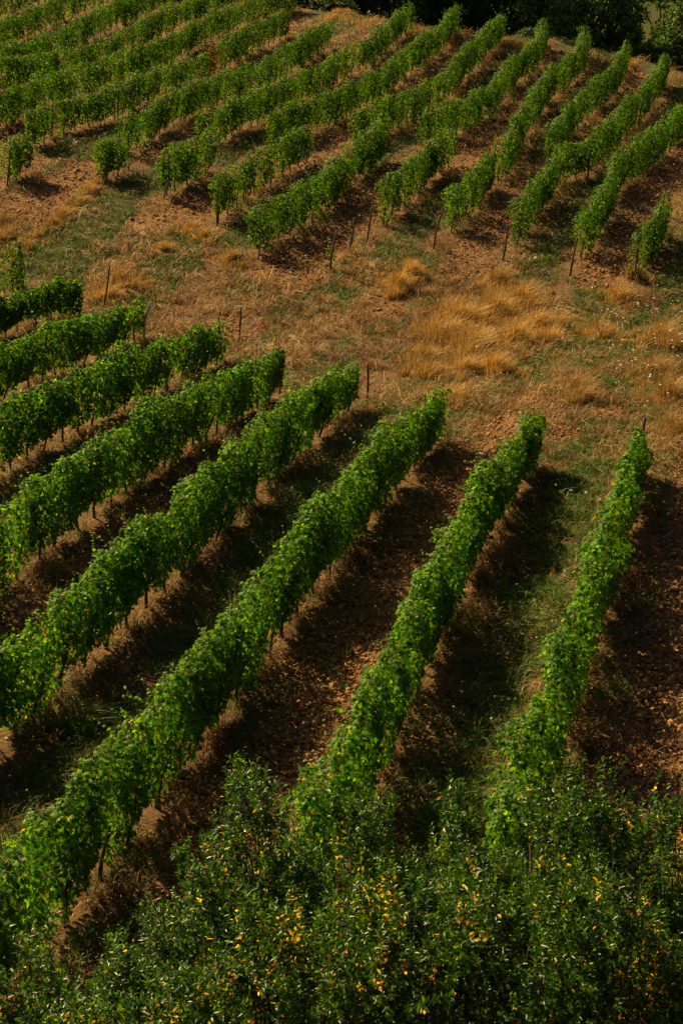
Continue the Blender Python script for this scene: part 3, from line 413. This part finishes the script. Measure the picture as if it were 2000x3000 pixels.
# ---------------------------------------------------------------- posts
def post(i, x, y, dx, h, label, pale=False):
    h = max(h, .85); hh = h + .12
    r0 = .034 if y < 55 else .038; m = 9; f = np.linspace(0, 1, m)
    bend = .05 * math.sin(i * 2.1) * (2.2 if i == 8 else 1); P = [(dx * t_ + bend * math.sin(t_ * 3.0), .03 * math.sin(t_ * 5 + i), -.15 + (hh + .03) * t_) for t_ in f]
    V, F = tubes([P], [[r0 * (1.12 - .22 * t_ + .06 * math.sin(7 * t_ + i)) for t_ in f]], 8)
    o = newobj('wooden_post', mesh_np('wooden_post', V, F, M_PALE if pale else M_POST, smooth=False)); o.location = (x, y, float(H(x, y)))
    return tag(o, label, 'post', 'wooden posts of the vineyard')
POST_LABELS = {
 0: 'leaning bare post in front of the right lower row with a drooping left shoot', 1: 'bare post on tilled clods just left of the long winding right-hand row', 2: 'bare leaning post in green grass left of the short two-post lower row',
 3: 'thin bare post left of the ragged pointed vine row', 4: 'thin bare post second to the right of the small lone grapevine', 5: 'post carrying the small lone young grapevine',
 6: 'straight vertical post at the near end of a short row, pale on top', 7: 'tall leaning post beside a bright tuft of pale dry grass', 8: 'pale grey crooked post at the end of a near row', 9: 'lone dark post standing in the open grass right of the thick near row',
 10: 'post top poking out of the thick near row', 11: 'post among the sparse leaves at the end of the short near row', 12: 'low post left of the sparse vines at the left edge',
 13: 'dark post right of a leafy near row end in the middle of the picture', 14: 'post hidden in leaves at the top of the longest near row', 15: 'dark post at the very top end of the rightmost near row', 16: 'second dark post down the rightmost near row',
 17: 'taller of the twin posts topping the sparse right-edge row', 18: 'shorter of the twin posts topping the sparse right-edge row', 19: 'third post down in the sparse right-edge row', 20: 'lowest post in the sparse right-edge row',
 21: 'tall post beside the hanging clump of the right-edge row', 22: 'post in thin leaves just below the hanging clump of the right-edge row', 23: 'post at the kink of the long winding row where trunks show', 24: 'whitish post standing against the black woods',
 25: 'post top above the last vine row of the crest on the right', 26: 'post in the upper bend of the long winding right-hand row', 27: 'post in the row that runs off the right edge, nearest the edge', 28: 'post in the narrow vine row below the crest',
 29: 'post in the gap of the vine row broken in two', 30: 'post at the leafy left start of the broken vine row', 31: 'post inside the leaves second from the left start of the broken row', 32: 'leaning post at the near end of the row with the drooping clump',
 33: 'leaning post in the vine stub near the left edge', 34: 'dark leaning stump under the drooping vine clump', 35: 'pale leaning stump under the third vine clump', 36: 'pale leaning stump at the low end of the largest lower row',
 37: 'right-hand post of the pair in the thin gap of a short lower row', 38: 'left-hand post of the pair in the thin gap of a short lower row', 39: 'post inside the lower bend of the long winding row'}
for i, (x, y, dx, h) in enumerate(POSTS): post(i, x, y, dx, h, POST_LABELS[i], i in (8, 24, 35, 36))
# ---------------------------------------------------------------- clods, grasses, straw, flowers (scattered over the field)
def scatter(n_, ylo, yhi, power=1.0, marg=.27):
    """density falls with distance so that the picture is evenly covered"""
    u_ = rng.uniform(size=n_); Yv = ylo * (yhi / ylo) ** u_ if power == 1.0 else (ylo ** (1 - power) + u_ * (yhi ** (1 - power) - ylo ** (1 - power))) ** (1 / (1 - power))
    Xv = rng.uniform(-1, 1, n_) * (Yv * marg + 4); return Xv, Yv
def cull(Xv, Yv): return Yv < crest_y(Xv) + 2.5
# clods
Xv, Yv = scatter(750000, 13, 112, 1.05, .24); t_, nr, ins = strips(Xv, Yv); t_ = np.maximum(t_, patches(Xv, Yv, BARE)) * (Yv < crest_y(Xv) - 1.2)
k = rng.uniform(size=len(Xv)) < t_ * np.clip(.55 + .5 * fbm(Xv * 1.3, Yv * 1.3, 50), .1, 1); Xv, Yv = Xv[k], Yv[k]
sz = np.clip(rng.gamma(1.8, .011, len(Xv)), .008, .07) * (1 + Yv / 130)
oc = np.array([(1, 0, 0), (0, 1, 0), (-1, 0, 0), (0, -1, 0), (0, 0, .8), (0, 0, -.5)]); of = np.array([(0, 1, 4), (1, 2, 4), (2, 3, 4), (3, 0, 4), (1, 0, 5), (2, 1, 5), (3, 2, 5), (0, 3, 5)])
V = oc[None] * rng.uniform(.5, 1.35, (len(Xv), 6, 1)) + rng.normal(0, .16, (len(Xv), 6, 3)); an = rng.uniform(0, 6.28, len(Xv)); ca, sa = np.cos(an)[:, None], np.sin(an)[:, None]
V = np.stack([V[..., 0] * ca - V[..., 1] * sa, V[..., 0] * sa + V[..., 1] * ca, V[..., 2]], -1) * sz[:, None, None] + np.stack([Xv, Yv, H(Xv, Yv) + sz * .15], -1)[:, None]
col = np.array([.33, .175, .08]) * rng.uniform(.6, 1.5, (len(Xv), 1)); M_SOIL, nt2, b_, o_ = mat('clod_soil'); a_ = nt2.nodes.new('ShaderNodeAttribute'); a_.attribute_name = 'tint'
nt2.links.new(a_.outputs['Color'], b_.inputs['Base Color']); b_.inputs['Roughness'].default_value = 1; b_.inputs['Specular IOR Level'].default_value = .1
o = newobj('soil_clods', mesh_np('soil_clods', V.reshape(-1, 3), ((np.arange(len(Xv)) * 6)[:, None, None] + of[None]).reshape(-1, 3), M_SOIL, np.repeat(col, 6, 0)))
tag(o, 'brown crumbled clods of tilled soil between the vine rows', 'clods', kind='stuff')
def blades(name, Xv, Yv, L, W, lean, col, label, cat, up=1.0, arch=.4):
    n_ = len(Xv); an = rng.uniform(0, 2 * math.pi, n_); d = np.stack([np.cos(an), np.sin(an), np.zeros(n_)], -1); ln = lean * rng.uniform(.2, 1.6, n_)
    d = d + np.array([.25, -.1, 0]); P0 = np.stack([Xv, Yv, H(Xv, Yv) + .0], -1)
    w = np.cross(d, [0, 0, 1.]); w = unit(w + rng.normal(0, .4, (n_, 3))) * (W * rng.uniform(.6, 1.4, n_))[:, None]
    a1 = P0 + d * (L * ln * .35)[:, None]; a1[:, 2] += L * .6 * up; a2 = P0 + d * (L * ln)[:, None]; a2[:, 2] += L * np.clip(1.05 - arch * ln, .1, 1.1) * up
    V = np.stack([P0 - w, P0 + w, a1 - w * .7, a1 + w * .7, a2], 1).reshape(-1, 3); b0 = (np.arange(n_) * 5)[:, None]
    o = newobj(name, mesh_np(name, V, [b0 + np.array([[0, 1, 3, 2]]), b0 + np.array([[2, 3, 4]])], M_GRASS, np.repeat(col, 5, 0)))
    return tag(o, label, cat, kind='stuff')
def tint(n_, cols, w=None, v=.25):
    cols = np.array(cols); return cols[rng.choice(len(cols), n_, p=w)] * rng.uniform(1 - v, 1 + v, (n_, 1))
# dry straw: under the rows and over the headland
Xv, Yv = scatter(1300000, 13, 118, 1.0); t_, nr, ins = strips(Xv, Yv); tl = np.maximum(t_, patches(Xv, Yv, BARE)); gr = patches(Xv, Yv, GREEN, .9)
cl = fbm(Xv * .9, Yv * .9, 60)
p_ = np.where(ins > .5, np.where(nr < .62, .9, .25), .95) * np.clip(.8 + 1.3 * cl, .10, 1) * (1 - .93 * tl) * (1 - .6 * gr) * np.clip(1.1 - 1.3 * band(Xv, Yv, 110) * (ins < .5), .15, 1) + .05
k = (rng.uniform(size=len(Xv)) < p_) & cull(Xv, Yv); Xv, Yv, cl = Xv[k], Yv[k], cl[k]
tu = vnoise(Xv * 4.2, Yv * 3.4, 61); L = rng.uniform(.05, .20, len(Xv)) * (1 + .6 * np.clip(cl, -.6, 1)) * np.clip(1 + 1.5 * tu, .2, 2.6) * (1 + (.35 + .6 * band(Xv, Yv, 119)) * (ins[k] < .5)) * (1 + Yv / 160); W = .0035 + Yv * .00013
big = np.clip(.45 + 1.2 * band(Xv, Yv, 116), 0, 1)[:, None]; blades('dry_grass', Xv, Yv, L, W, 1.1, (1 - big * np.array([.42, .52, .55])) * tint(len(Xv), [(.44, .28, .11), (.37, .21, .075), (.29, .13, .045), (.58, .42, .19), (.17, .15, .04)], [.30, .27, .17, .10, .16]), 'short dry straw under the rows and over the open headland', 'dry grass', .8, .5)
# green grass and weeds
Xv, Yv = scatter(1300000, 13, 116, 1.1); t_, nr, ins = strips(Xv, Yv); tl = np.maximum(t_, patches(Xv, Yv, BARE)); gr = patches(Xv, Yv, GREEN, .9); cl = fbm(Xv * .7 + 9, Yv * .5, 64)
p_ = np.clip(np.maximum(gr * .95, np.where(ins > .5, np.where(nr > .7, .85 + .5 * cl, .32 + .5 * cl), .62 + 1.2 * band(Xv, Yv, 110))), .03, 1) * (1 - .97 * tl)
k = (rng.uniform(size=len(Xv)) < p_) & cull(Xv, Yv); Xv, Yv = Xv[k], Yv[k]
tu = vnoise(Xv * 3.6 + 3, Yv * 3.0, 66); lush = 1 + .35 * ((ins[k] > .5) & (nr[k] > .6) & (Yv < 60)); L = rng.uniform(.05, .17, len(Xv)) * lush * np.clip(1 + 1.2 * tu, .2, 2.2) * (1 + Yv / 160); W = .0032 + Yv * .00015
blades('green_grass', Xv, Yv, L, W, .8, tint(len(Xv), [(.07, .16, .012), (.10, .18, .018), (.18, .19, .035), (.045, .12, .012)]), 'low green grass and weeds between the rows and over the headland', 'grass', .9)
# dead leaves and straw litter that catch the light
Xv, Yv = scatter(150000, 13, 60, 1.3, .24); t_, nr, ins = strips(Xv, Yv); k = rng.uniform(size=len(Xv)) < np.where(nr < 1.0, .5, .12) * np.clip(.5 + 1.2 * fbm(Xv * .8, Yv * .8, 90), .02, 1) * (ins > .5); Xv, Yv = Xv[k], Yv[k]
P = np.stack([Xv, Yv, H(Xv, Yv) + rng.uniform(.02, .09, len(Xv))], -1); V, F, cc = place_leaves(P, rng.normal(size=P.shape) * .7 + [0, 0, .7], rng.normal(size=P.shape), rng.uniform(.03, .075, len(P)), None, tint(len(P), [(.45, .25, .12), (.6, .42, .24), (.32, .11, .06)], [.5, .3, .2]), 'far')
tag(newobj('dead_leaves', mesh_np('dead_leaves', V, F, M_GRASS, cc)), 'fallen dry leaves and straw litter along the feet of the near rows', 'dead leaves', kind='stuff')
# tall dry grass in tufts
xs, ys, ls = [], [], []
for (x, y, r) in TALL:
    nt_ = int(64 * r * r + 14)
    for _ in range(nt_):
        a = rng.uniform(0, 6.28); q = r * min(abs(rng.normal(0, 1.15)), 2.6); cx, cy = x + q * math.cos(a), y + 1.7 * q * math.sin(a); nb = rng.integers(30, 60)
        xs.append(cx + rng.normal(0, .10, nb)); ys.append(cy + rng.normal(0, .10, nb)); ls.append(np.full(nb, (rng.uniform(.3, 1.05) if x > 1.5 and y < 62 else rng.uniform(.22, .75)) * min(1, .55 + .5 * r) * max(.3, 1.1 - .42 * q / r)))
for xx in np.arange(-11, 21, .12):                     # the unmown fringe along the crest
    cy = float(crest_y(xx)) - rng.uniform(.0, 2.2); nb = 16; xs.append(xx + rng.normal(0, .14, nb)); ys.append(cy + rng.normal(0, .3, nb)); ls.append(np.full(nb, rng.uniform(.2, .7)))
Xv = np.concatenate(xs); Yv = np.concatenate(ys); L = np.concatenate(ls) * rng.uniform(.6, 1.15, len(Xv)); k = strips(Xv, Yv)[0] < .5; Xv, Yv, L = Xv[k], Yv[k], L[k]
patch = vnoise(Xv * .5, Yv * .5, 70)[:, None]
col = tint(len(Xv), [(.56, .33, .09), (.44, .25, .065), (.64, .44, .17), (.26, .21, .04)], [.35, .3, .15, .2]) * (1 + .3 * patch)
blades('tall_dry_grass', Xv, Yv, L, .0035 + Yv * .00010, .55, col, 'tall golden dry grass in tufts on the headland and along the crest', 'tall grass', 1.0, .3)
# white umbels
xs, ys = [], []
for (x, y, r, c_) in [(9.6, 47, 2.2, 110), (10.2, 52, 2.2, 90), (9.0, 43, 1.8, 70), (5.0, 50, 2.0, 25), (9.9, 57, 2.0, 30), (4.5, 46, 2.5, 18), (1, 110.5, 4.0, 40), (6, 105, 3, 18), (12, 99, 6, 18), (5.0, 57.5, 6, 20), (-3, 66, 6, 20), (0, 104, 3, 14), (6.5, 36, 2, 12), (4, 33, 2, 10)]:
    xs.append(rng.normal(x, r * .6, c_)); ys.append(rng.normal(y, r * 1.1, c_))
Xv = np.concatenate(xs); Yv = np.concatenate(ys); n_ = len(Xv); hh = rng.uniform(.3, .75, n_); rr = rng.uniform(.010, .030, n_) * (1 + Yv / 110)
th = np.arange(6) * math.pi / 3; ux = np.stack([np.cos(th), np.sin(th), .25 * np.sin(3 * th)], -1)
P0 = np.stack([Xv, Yv, H(Xv, Yv) + hh], -1); til = rng.normal(0, .35, (n_, 2))
V = P0[:, None] + rr[:, None, None] * (ux[None] * np.array([1, 1, .3]) + np.array([0, 0, 1]) * (ux[None, :, 0:1] * til[:, None, 0:1] + ux[None, :, 1:2] * til[:, None, 1:2]))
S0 = np.stack([P0 - [0.004, 0, 0], P0 + [0.004, 0, 0], P0 * [1, 1, 0] + np.stack([rng.normal(0, .05, n_), rng.normal(0, .05, n_), H(Xv, Yv)], -1)], 1)
Vf = np.concatenate([V.reshape(-1, 3), S0.reshape(-1, 3)]); cf = np.concatenate([np.tile([.62, .60, .5], (n_ * 6, 1)), np.tile([.12, .14, .04], (n_ * 3, 1))])
o = newobj('wild_flowers', mesh_np('wild_flowers', Vf, [(np.arange(n_) * 6)[:, None] + np.arange(6), n_ * 6 + (np.arange(n_) * 3)[:, None] + np.arange(3)], M_GRASS, cf)); tag(o, 'small white umbel flowers dotted through the dry grass', 'flowers', kind='stuff')
# ---------------------------------------------------------------- foreground shrubs
def zpx(y, Yd):                                        # height seen at image row y (of 3000) at plan distance Yd
    v = (1500 - y) / 4800.; cp, sp_ = math.cos(math.radians(23.6)), math.sin(math.radians(23.6)); return 12 + Yd * (v * cp - sp_) / (cp + v * sp_)
def shrub(x, y, ztop, rx, label, lush=1.0, spikes=3, yellow=.04):
    gz = float(H(x, y)); root = newobj('broadleaf_shrub', None); root.location = (x, y, gz); tag(root, label, 'shrub', 'glossy shrubs along the bottom of the slope')
    zc = ztop - 1.55; rz = 1.45; ry = rx * 1.1
    # shoots: base point on or in the crown, direction up and out
    ns = int(1150 * lush * (rx / .6) ** 1.4); Q = unit(rng.normal(size=(ns, 3))); Q[:, 2] = np.abs(Q[:, 2]) * 1.0 - rng.uniform(0, .75, ns); Q = unit(Q)
    kq = rng.uniform(size=ns) < np.clip(.75 + 2.2 * fbm(Q[:, 0] * 2.2 + x * 5, Q[:, 2] * 2.2 + y * 3, 82), .08, 1); Q = Q[kq]; ns = len(Q)
    rad = np.where(rng.uniform(size=ns) < .75, rng.uniform(.80, 1.03, ns), rng.uniform(.5, .85, ns))[:, None]
    lump = (1 + .32 * vnoise(Q[:, 0] * 2.3 + x * 3, Q[:, 2] * 2.3 + y, 80))[:, None]
    B = Q * rad * lump * np.array([rx, ry, rz]); D = unit(Q * np.array([.7, .7, .25]) + np.array([0, 0, .95]) + rng.normal(0, .22, (ns, 3)))
    SL = rng.uniform(.22, .42, ns)
    sp = rng.uniform(size=(spikes, 3)); SB = np.column_stack([(sp[:, 0] - .5) * rx * 1.2, (sp[:, 1] - .3) * ry, np.full(spikes, rz * .72)]); SD = unit(np.column_stack([rng.normal(0, .12, spikes), rng.normal(0, .12, spikes), np.ones(spikes)])); SSL = rng.uniform(.5, .8, spikes)
    # clusters of twigs around each spike, so that they read as leafy leaders
    for _ in range(8):
        f_ = rng.uniform(0, .8, spikes)[:, None]; B = np.vstack([B, SB + SD * SSL[:, None] * f_]); D = np.vstack([D, unit(SD + rng.normal(0, .38, (spikes, 3)))]); SL = np.concatenate([SL, SSL * rng.uniform(.22, .4, spikes)])
    B = np.vstack([B, SB]); D = np.vstack([D, SD]); SL = np.concatenate([SL, SSL]); ns = len(B)
    per = 20; k = np.repeat(np.arange(ns), per); f = np.tile(np.linspace(.05, 1.0, per), ns)
    P = B[k] + D[k] * (SL[k] * f)[:, None]; ph = f * per * 2.4 + k * 1.7; a = unit(np.cross(D[k], [.2, .9, .3])); bb = np.cross(D[k], a)
    o_ = a * np.cos(ph)[:, None] + bb * np.sin(ph)[:, None]; Dt = unit(o_ * .85 + D[k] * .75 + rng.normal(0, .22, (len(k), 3))); Nn = unit(D[k] * .8 - o_ * .5 + rng.normal(0, .35, (len(k), 3)))
    sz = .064 * rng.uniform(.65, 1.2, len(k)) * (1 - .35 * f ** 3)
    G = np.array([(.014, .044, .001), (.030, .086, .002), (.082, .165, .003), (.021, .056, .002)]); col = G[rng.integers(0, 4, len(k))] * rng.uniform(.75, 1.3, (len(k), 1))
    yc = np.clip(vnoise(P[:, 0] * 3.2 + x, P[:, 2] * 3.2 + y * 2, 84) + .5, .12, 2) * yellow * 1.9; low = f < .55
    ym = (rng.uniform(size=len(k)) < yc) & low; col[ym] = np.array([.85, .50, .02]) * np.column_stack([rng.uniform(.8, 1.2, ym.sum()), rng.uniform(.6, 1.25, ym.sum()), np.ones(ym.sum())]); sz[ym] *= .95
    V, F, cc = place_leaves(P, Nn, Dt, sz, None, col, 'oval'); V = V + np.array([0, 0, zc - gz]); newobj('foliage', mesh_np('shrub_foliage', V, F, M_SHRUB, cc), root)
    paths, rads = [], []
    for j in rng.choice(ns, min(ns, 60), replace=False):
        e = B[j] + D[j] * SL[j]; m0 = np.array([B[j][0] * .45, B[j][1] * .45, B[j][2] - .7]); paths.append([m0, (m0 + B[j]) / 2 + rng.normal(0, .03, 3), B[j], e]); rads.append([.006, .005, .004, .002])
    V, F = tubes([np.array(p) + [0, 0, zc - gz] for p in paths], rads, 4); newobj('branches', mesh_np('shrub_branches', V, F, M_STEM), root)
    for s_ in range(4):
        a = s_ * 1.57 + rng.uniform(0, 1); q0 = np.array([.12 * math.cos(a), .12 * math.sin(a), -.1]); q1 = np.array([.30 * rx * math.cos(a), .3 * rx * math.sin(a), (zc - gz) * .6]); q2 = np.array([.55 * rx * math.cos(a), .55 * ry * math.sin(a), zc - gz + rz * .5])
        V, F = tubes([[q0, (q0 + q1) / 2 + rng.normal(0, .05, 3), q1, q2]], [[.04, .034, .027, .012]], 6); newobj('stem', mesh_np('shrub_stem', V, F, M_STEM), root)
    return root
def shx(px, Yd, py=2500):
    v = (1500 - py) / 4800.; return (px - 1000) / 4800. * Yd / (math.cos(math.radians(23.6)) + v * math.sin(math.radians(23.6)))
SHR = [ # px, top row, plan distance, rx
 (40, 2830, 11.0, .45, 'low shrub in the bottom left corner below the longest vine row', 2, .05),
 (350, 2800, 11.2, .40, 'shrub beside the bare gap of soil near the bottom left corner', 3, .03),
 (590, 2510, 11.8, .42, 'shrub with one tall leafy leader left of the highest left-hand spike', 3, .03),
 (770, 2350, 12.2, .45, 'shrub whose slim leader rises highest on the left side of the thicket', 3, .03),
 (1040, 2390, 12.2, .55, 'shrub in the centre of the thicket top between two dark hollows', 3, .03),
 (1330, 2410, 12.0, .55, 'shrub with a pointed leader just left of the foot of the rightmost vine row', 3, .04),
 (1640, 2290, 12.3, .58, 'tallest shrub of the thicket, hiding the foot of the rightmost vine row', 4, .04),
 (1870, 2420, 12.0, .45, 'shrub with pointed shoots in front of the dark tilled soil on the right', 4, .05),
 (2060, 2380, 12.0, .5, 'shrub cut by the right edge of the picture', 3, .05),
 (500, 2850, 10.4, .55, 'leafy low shrub in front on the bottom left', 2, .05),
 (830, 2640, 10.6, .68, 'front shrub left of centre with many orange leaves', 2, .10),
 (1180, 2620, 10.7, .68, 'front shrub at centre with orange leaves about its middle', 2, .09),
 (1520, 2600, 10.7, .68, 'front shrub right of centre above the darkest hollow', 2, .07),
 (1850, 2640, 10.5, .68, 'front shrub at the lower right with pale bare twigs', 2, .09),
 (220, 3000, 10.0, .5, 'lowest shrub, mostly cut off by the bottom edge on the left', 1, .06)]
for px, ty, Yd, rx, lab, spk, yel in SHR: shrub(shx(px, Yd), Yd, zpx(ty, Yd), rx, lab, 1.0, spk, yel)
# ---------------------------------------------------------------- woods in the gully behind the crest
def tree(x, y, h, r, label, tone=1.0):
    gz = float(H(x, y)); root = newobj('woodland_tree', None); root.location = (x, y, gz); tag(root, label, 'tree', 'woodland trees behind the crest')
    nb = 30; cen = []; paths, rads = [], []
    for j in range(nb):
        a = rng.uniform(0, 6.28); q = r * math.sqrt(rng.uniform(0, 1)) * .75; zz = h * rng.uniform(.10, .95); q *= 1.15 - .5 * abs(zz / h - .45); c_ = np.array([q * math.cos(a), q * math.sin(a), zz]); cen.append((c_, r * rng.uniform(.20, .42)))
        paths.append([(0, 0, max(.5, zz * .55)), (c_[0] * .5, c_[1] * .5, zz * .8), c_]); rads.append([.09, .06, .02])
    P = []; 
    for c_, rr_ in cen:
        m_ = 560; Q = unit(rng.normal(size=(m_, 3))); P.append(c_ + Q * rr_ * rng.uniform(.55, 1.1, (m_, 1)) * np.array([1, 1, .8]))
    P = np.concatenate(P); col = np.array([(.03, .06, .014), (.05, .09, .018), (.075, .11, .022)])[rng.integers(0, 3, len(P))] * tone * rng.uniform(.7, 1.3, (len(P), 1))
    V, F, cc = place_leaves(P, rng.normal(size=P.shape) + [0, 0, .6], rng.normal(size=P.shape), rng.uniform(.14, .32, len(P)), None, col, 'far'); newobj('crown', mesh_np('tree_crown', V, F, M_WOOD_LEAF, cc), root)
    V, F = tubes([[(0, 0, -.4), (.15, .05, h * .3), (.0, .1, h * .6), (.1, 0, h * .85)]] + paths, [[.22, .18, .11, .04]] + rads, 6); newobj('trunk', mesh_np('tree_trunk', V, F, M_STEM), root)
TREES = [(-4, 127, 11, 4.2), (1.5, 124, 10, 4), (6, 121, 10.5, 4), (10.5, 118.5, 10, 3.8), (14, 116, 9.5, 3.6), (17.9, 114, 10, 3.2), (24.8, 110, 10, 3.9), (29, 104, 10, 4),
 (3.5, 132, 13, 4.5), (9, 129, 13, 4.5), (17.8, 127, 12, 4.2), (23.5, 123, 12, 3.6), (-9.5, 133, 12, 4.5), (33, 114, 12, 4.5), (12.5, 137, 14, 5.3), (-1, 139, 14, 5), (31, 128, 13, 5), (20.9, 120, 7.2, 3.2), (6, 143, 14, 5)]
TLAB = ['first tree of the front line of woods counting from the left', 'second tree of the front line of woods', 'third tree of the front line of woods', 'fourth tree of the front line of woods, over the whitish post', 'fifth tree of the front line of woods', 'tree left of the small lit gap in the woods', 'tree right of the small lit gap in the woods', 'last front tree at the right edge of the woods',
 'second-line tree behind the second and third front trees', 'second-line tree behind the third and fourth front trees', 'second-line tree left of the lit gap', 'second-line tree at the right, above the last vine row of the crest', 'leftmost back tree of the woods', 'rightmost back tree of the woods', 'tall back tree left of the lit gap, behind the second line', 'tall back tree behind the left end of the woods', 'tall back tree behind the right end of the woods', 'small low tree filling the bottom of the lit gap', 'deepest back tree of the woods, left of centre']
for (x, y, h, r), lb in zip(TREES, TLAB): tree(x, y, h, r, 'dark ' + lb, 2.3 if x > 11 else 1.1)  # light on the right-hand trees put into a brighter leaf colour
# brambles on the crest edge
for x, y, r, lb in [(13.6, 104.5, 1.0, 'low bramble bush at the crest right of the whitish post'), (15.2, 102.8, .8, 'smaller bramble bush sloping down behind the crest grass'), (11.6, 104.2, .8, 'bramble bush behind the whitish post')]:
    m_ = 1300; Q = unit(rng.normal(size=(m_, 3))); Q[:, 2] = abs(Q[:, 2]); P = Q * rng.uniform(.5, 1.1, (m_, 1)) * r * np.array([1.3, 1, .9]); col = np.array([.05, .09, .025]) * rng.uniform(.6, 1.4, (m_, 1))
    V, F, cc = place_leaves(P, Q + rng.normal(0, .6, Q.shape), rng.normal(size=Q.shape), rng.uniform(.10, .2, m_), None, col, 'far'); o = newobj('bramble_bush', mesh_np('bramble_bush', V, F, M_WOOD_LEAF, cc)); o.location = (x, y, float(H(x, y)))
    tag(o, lb, 'bush', 'brambles behind the crest')
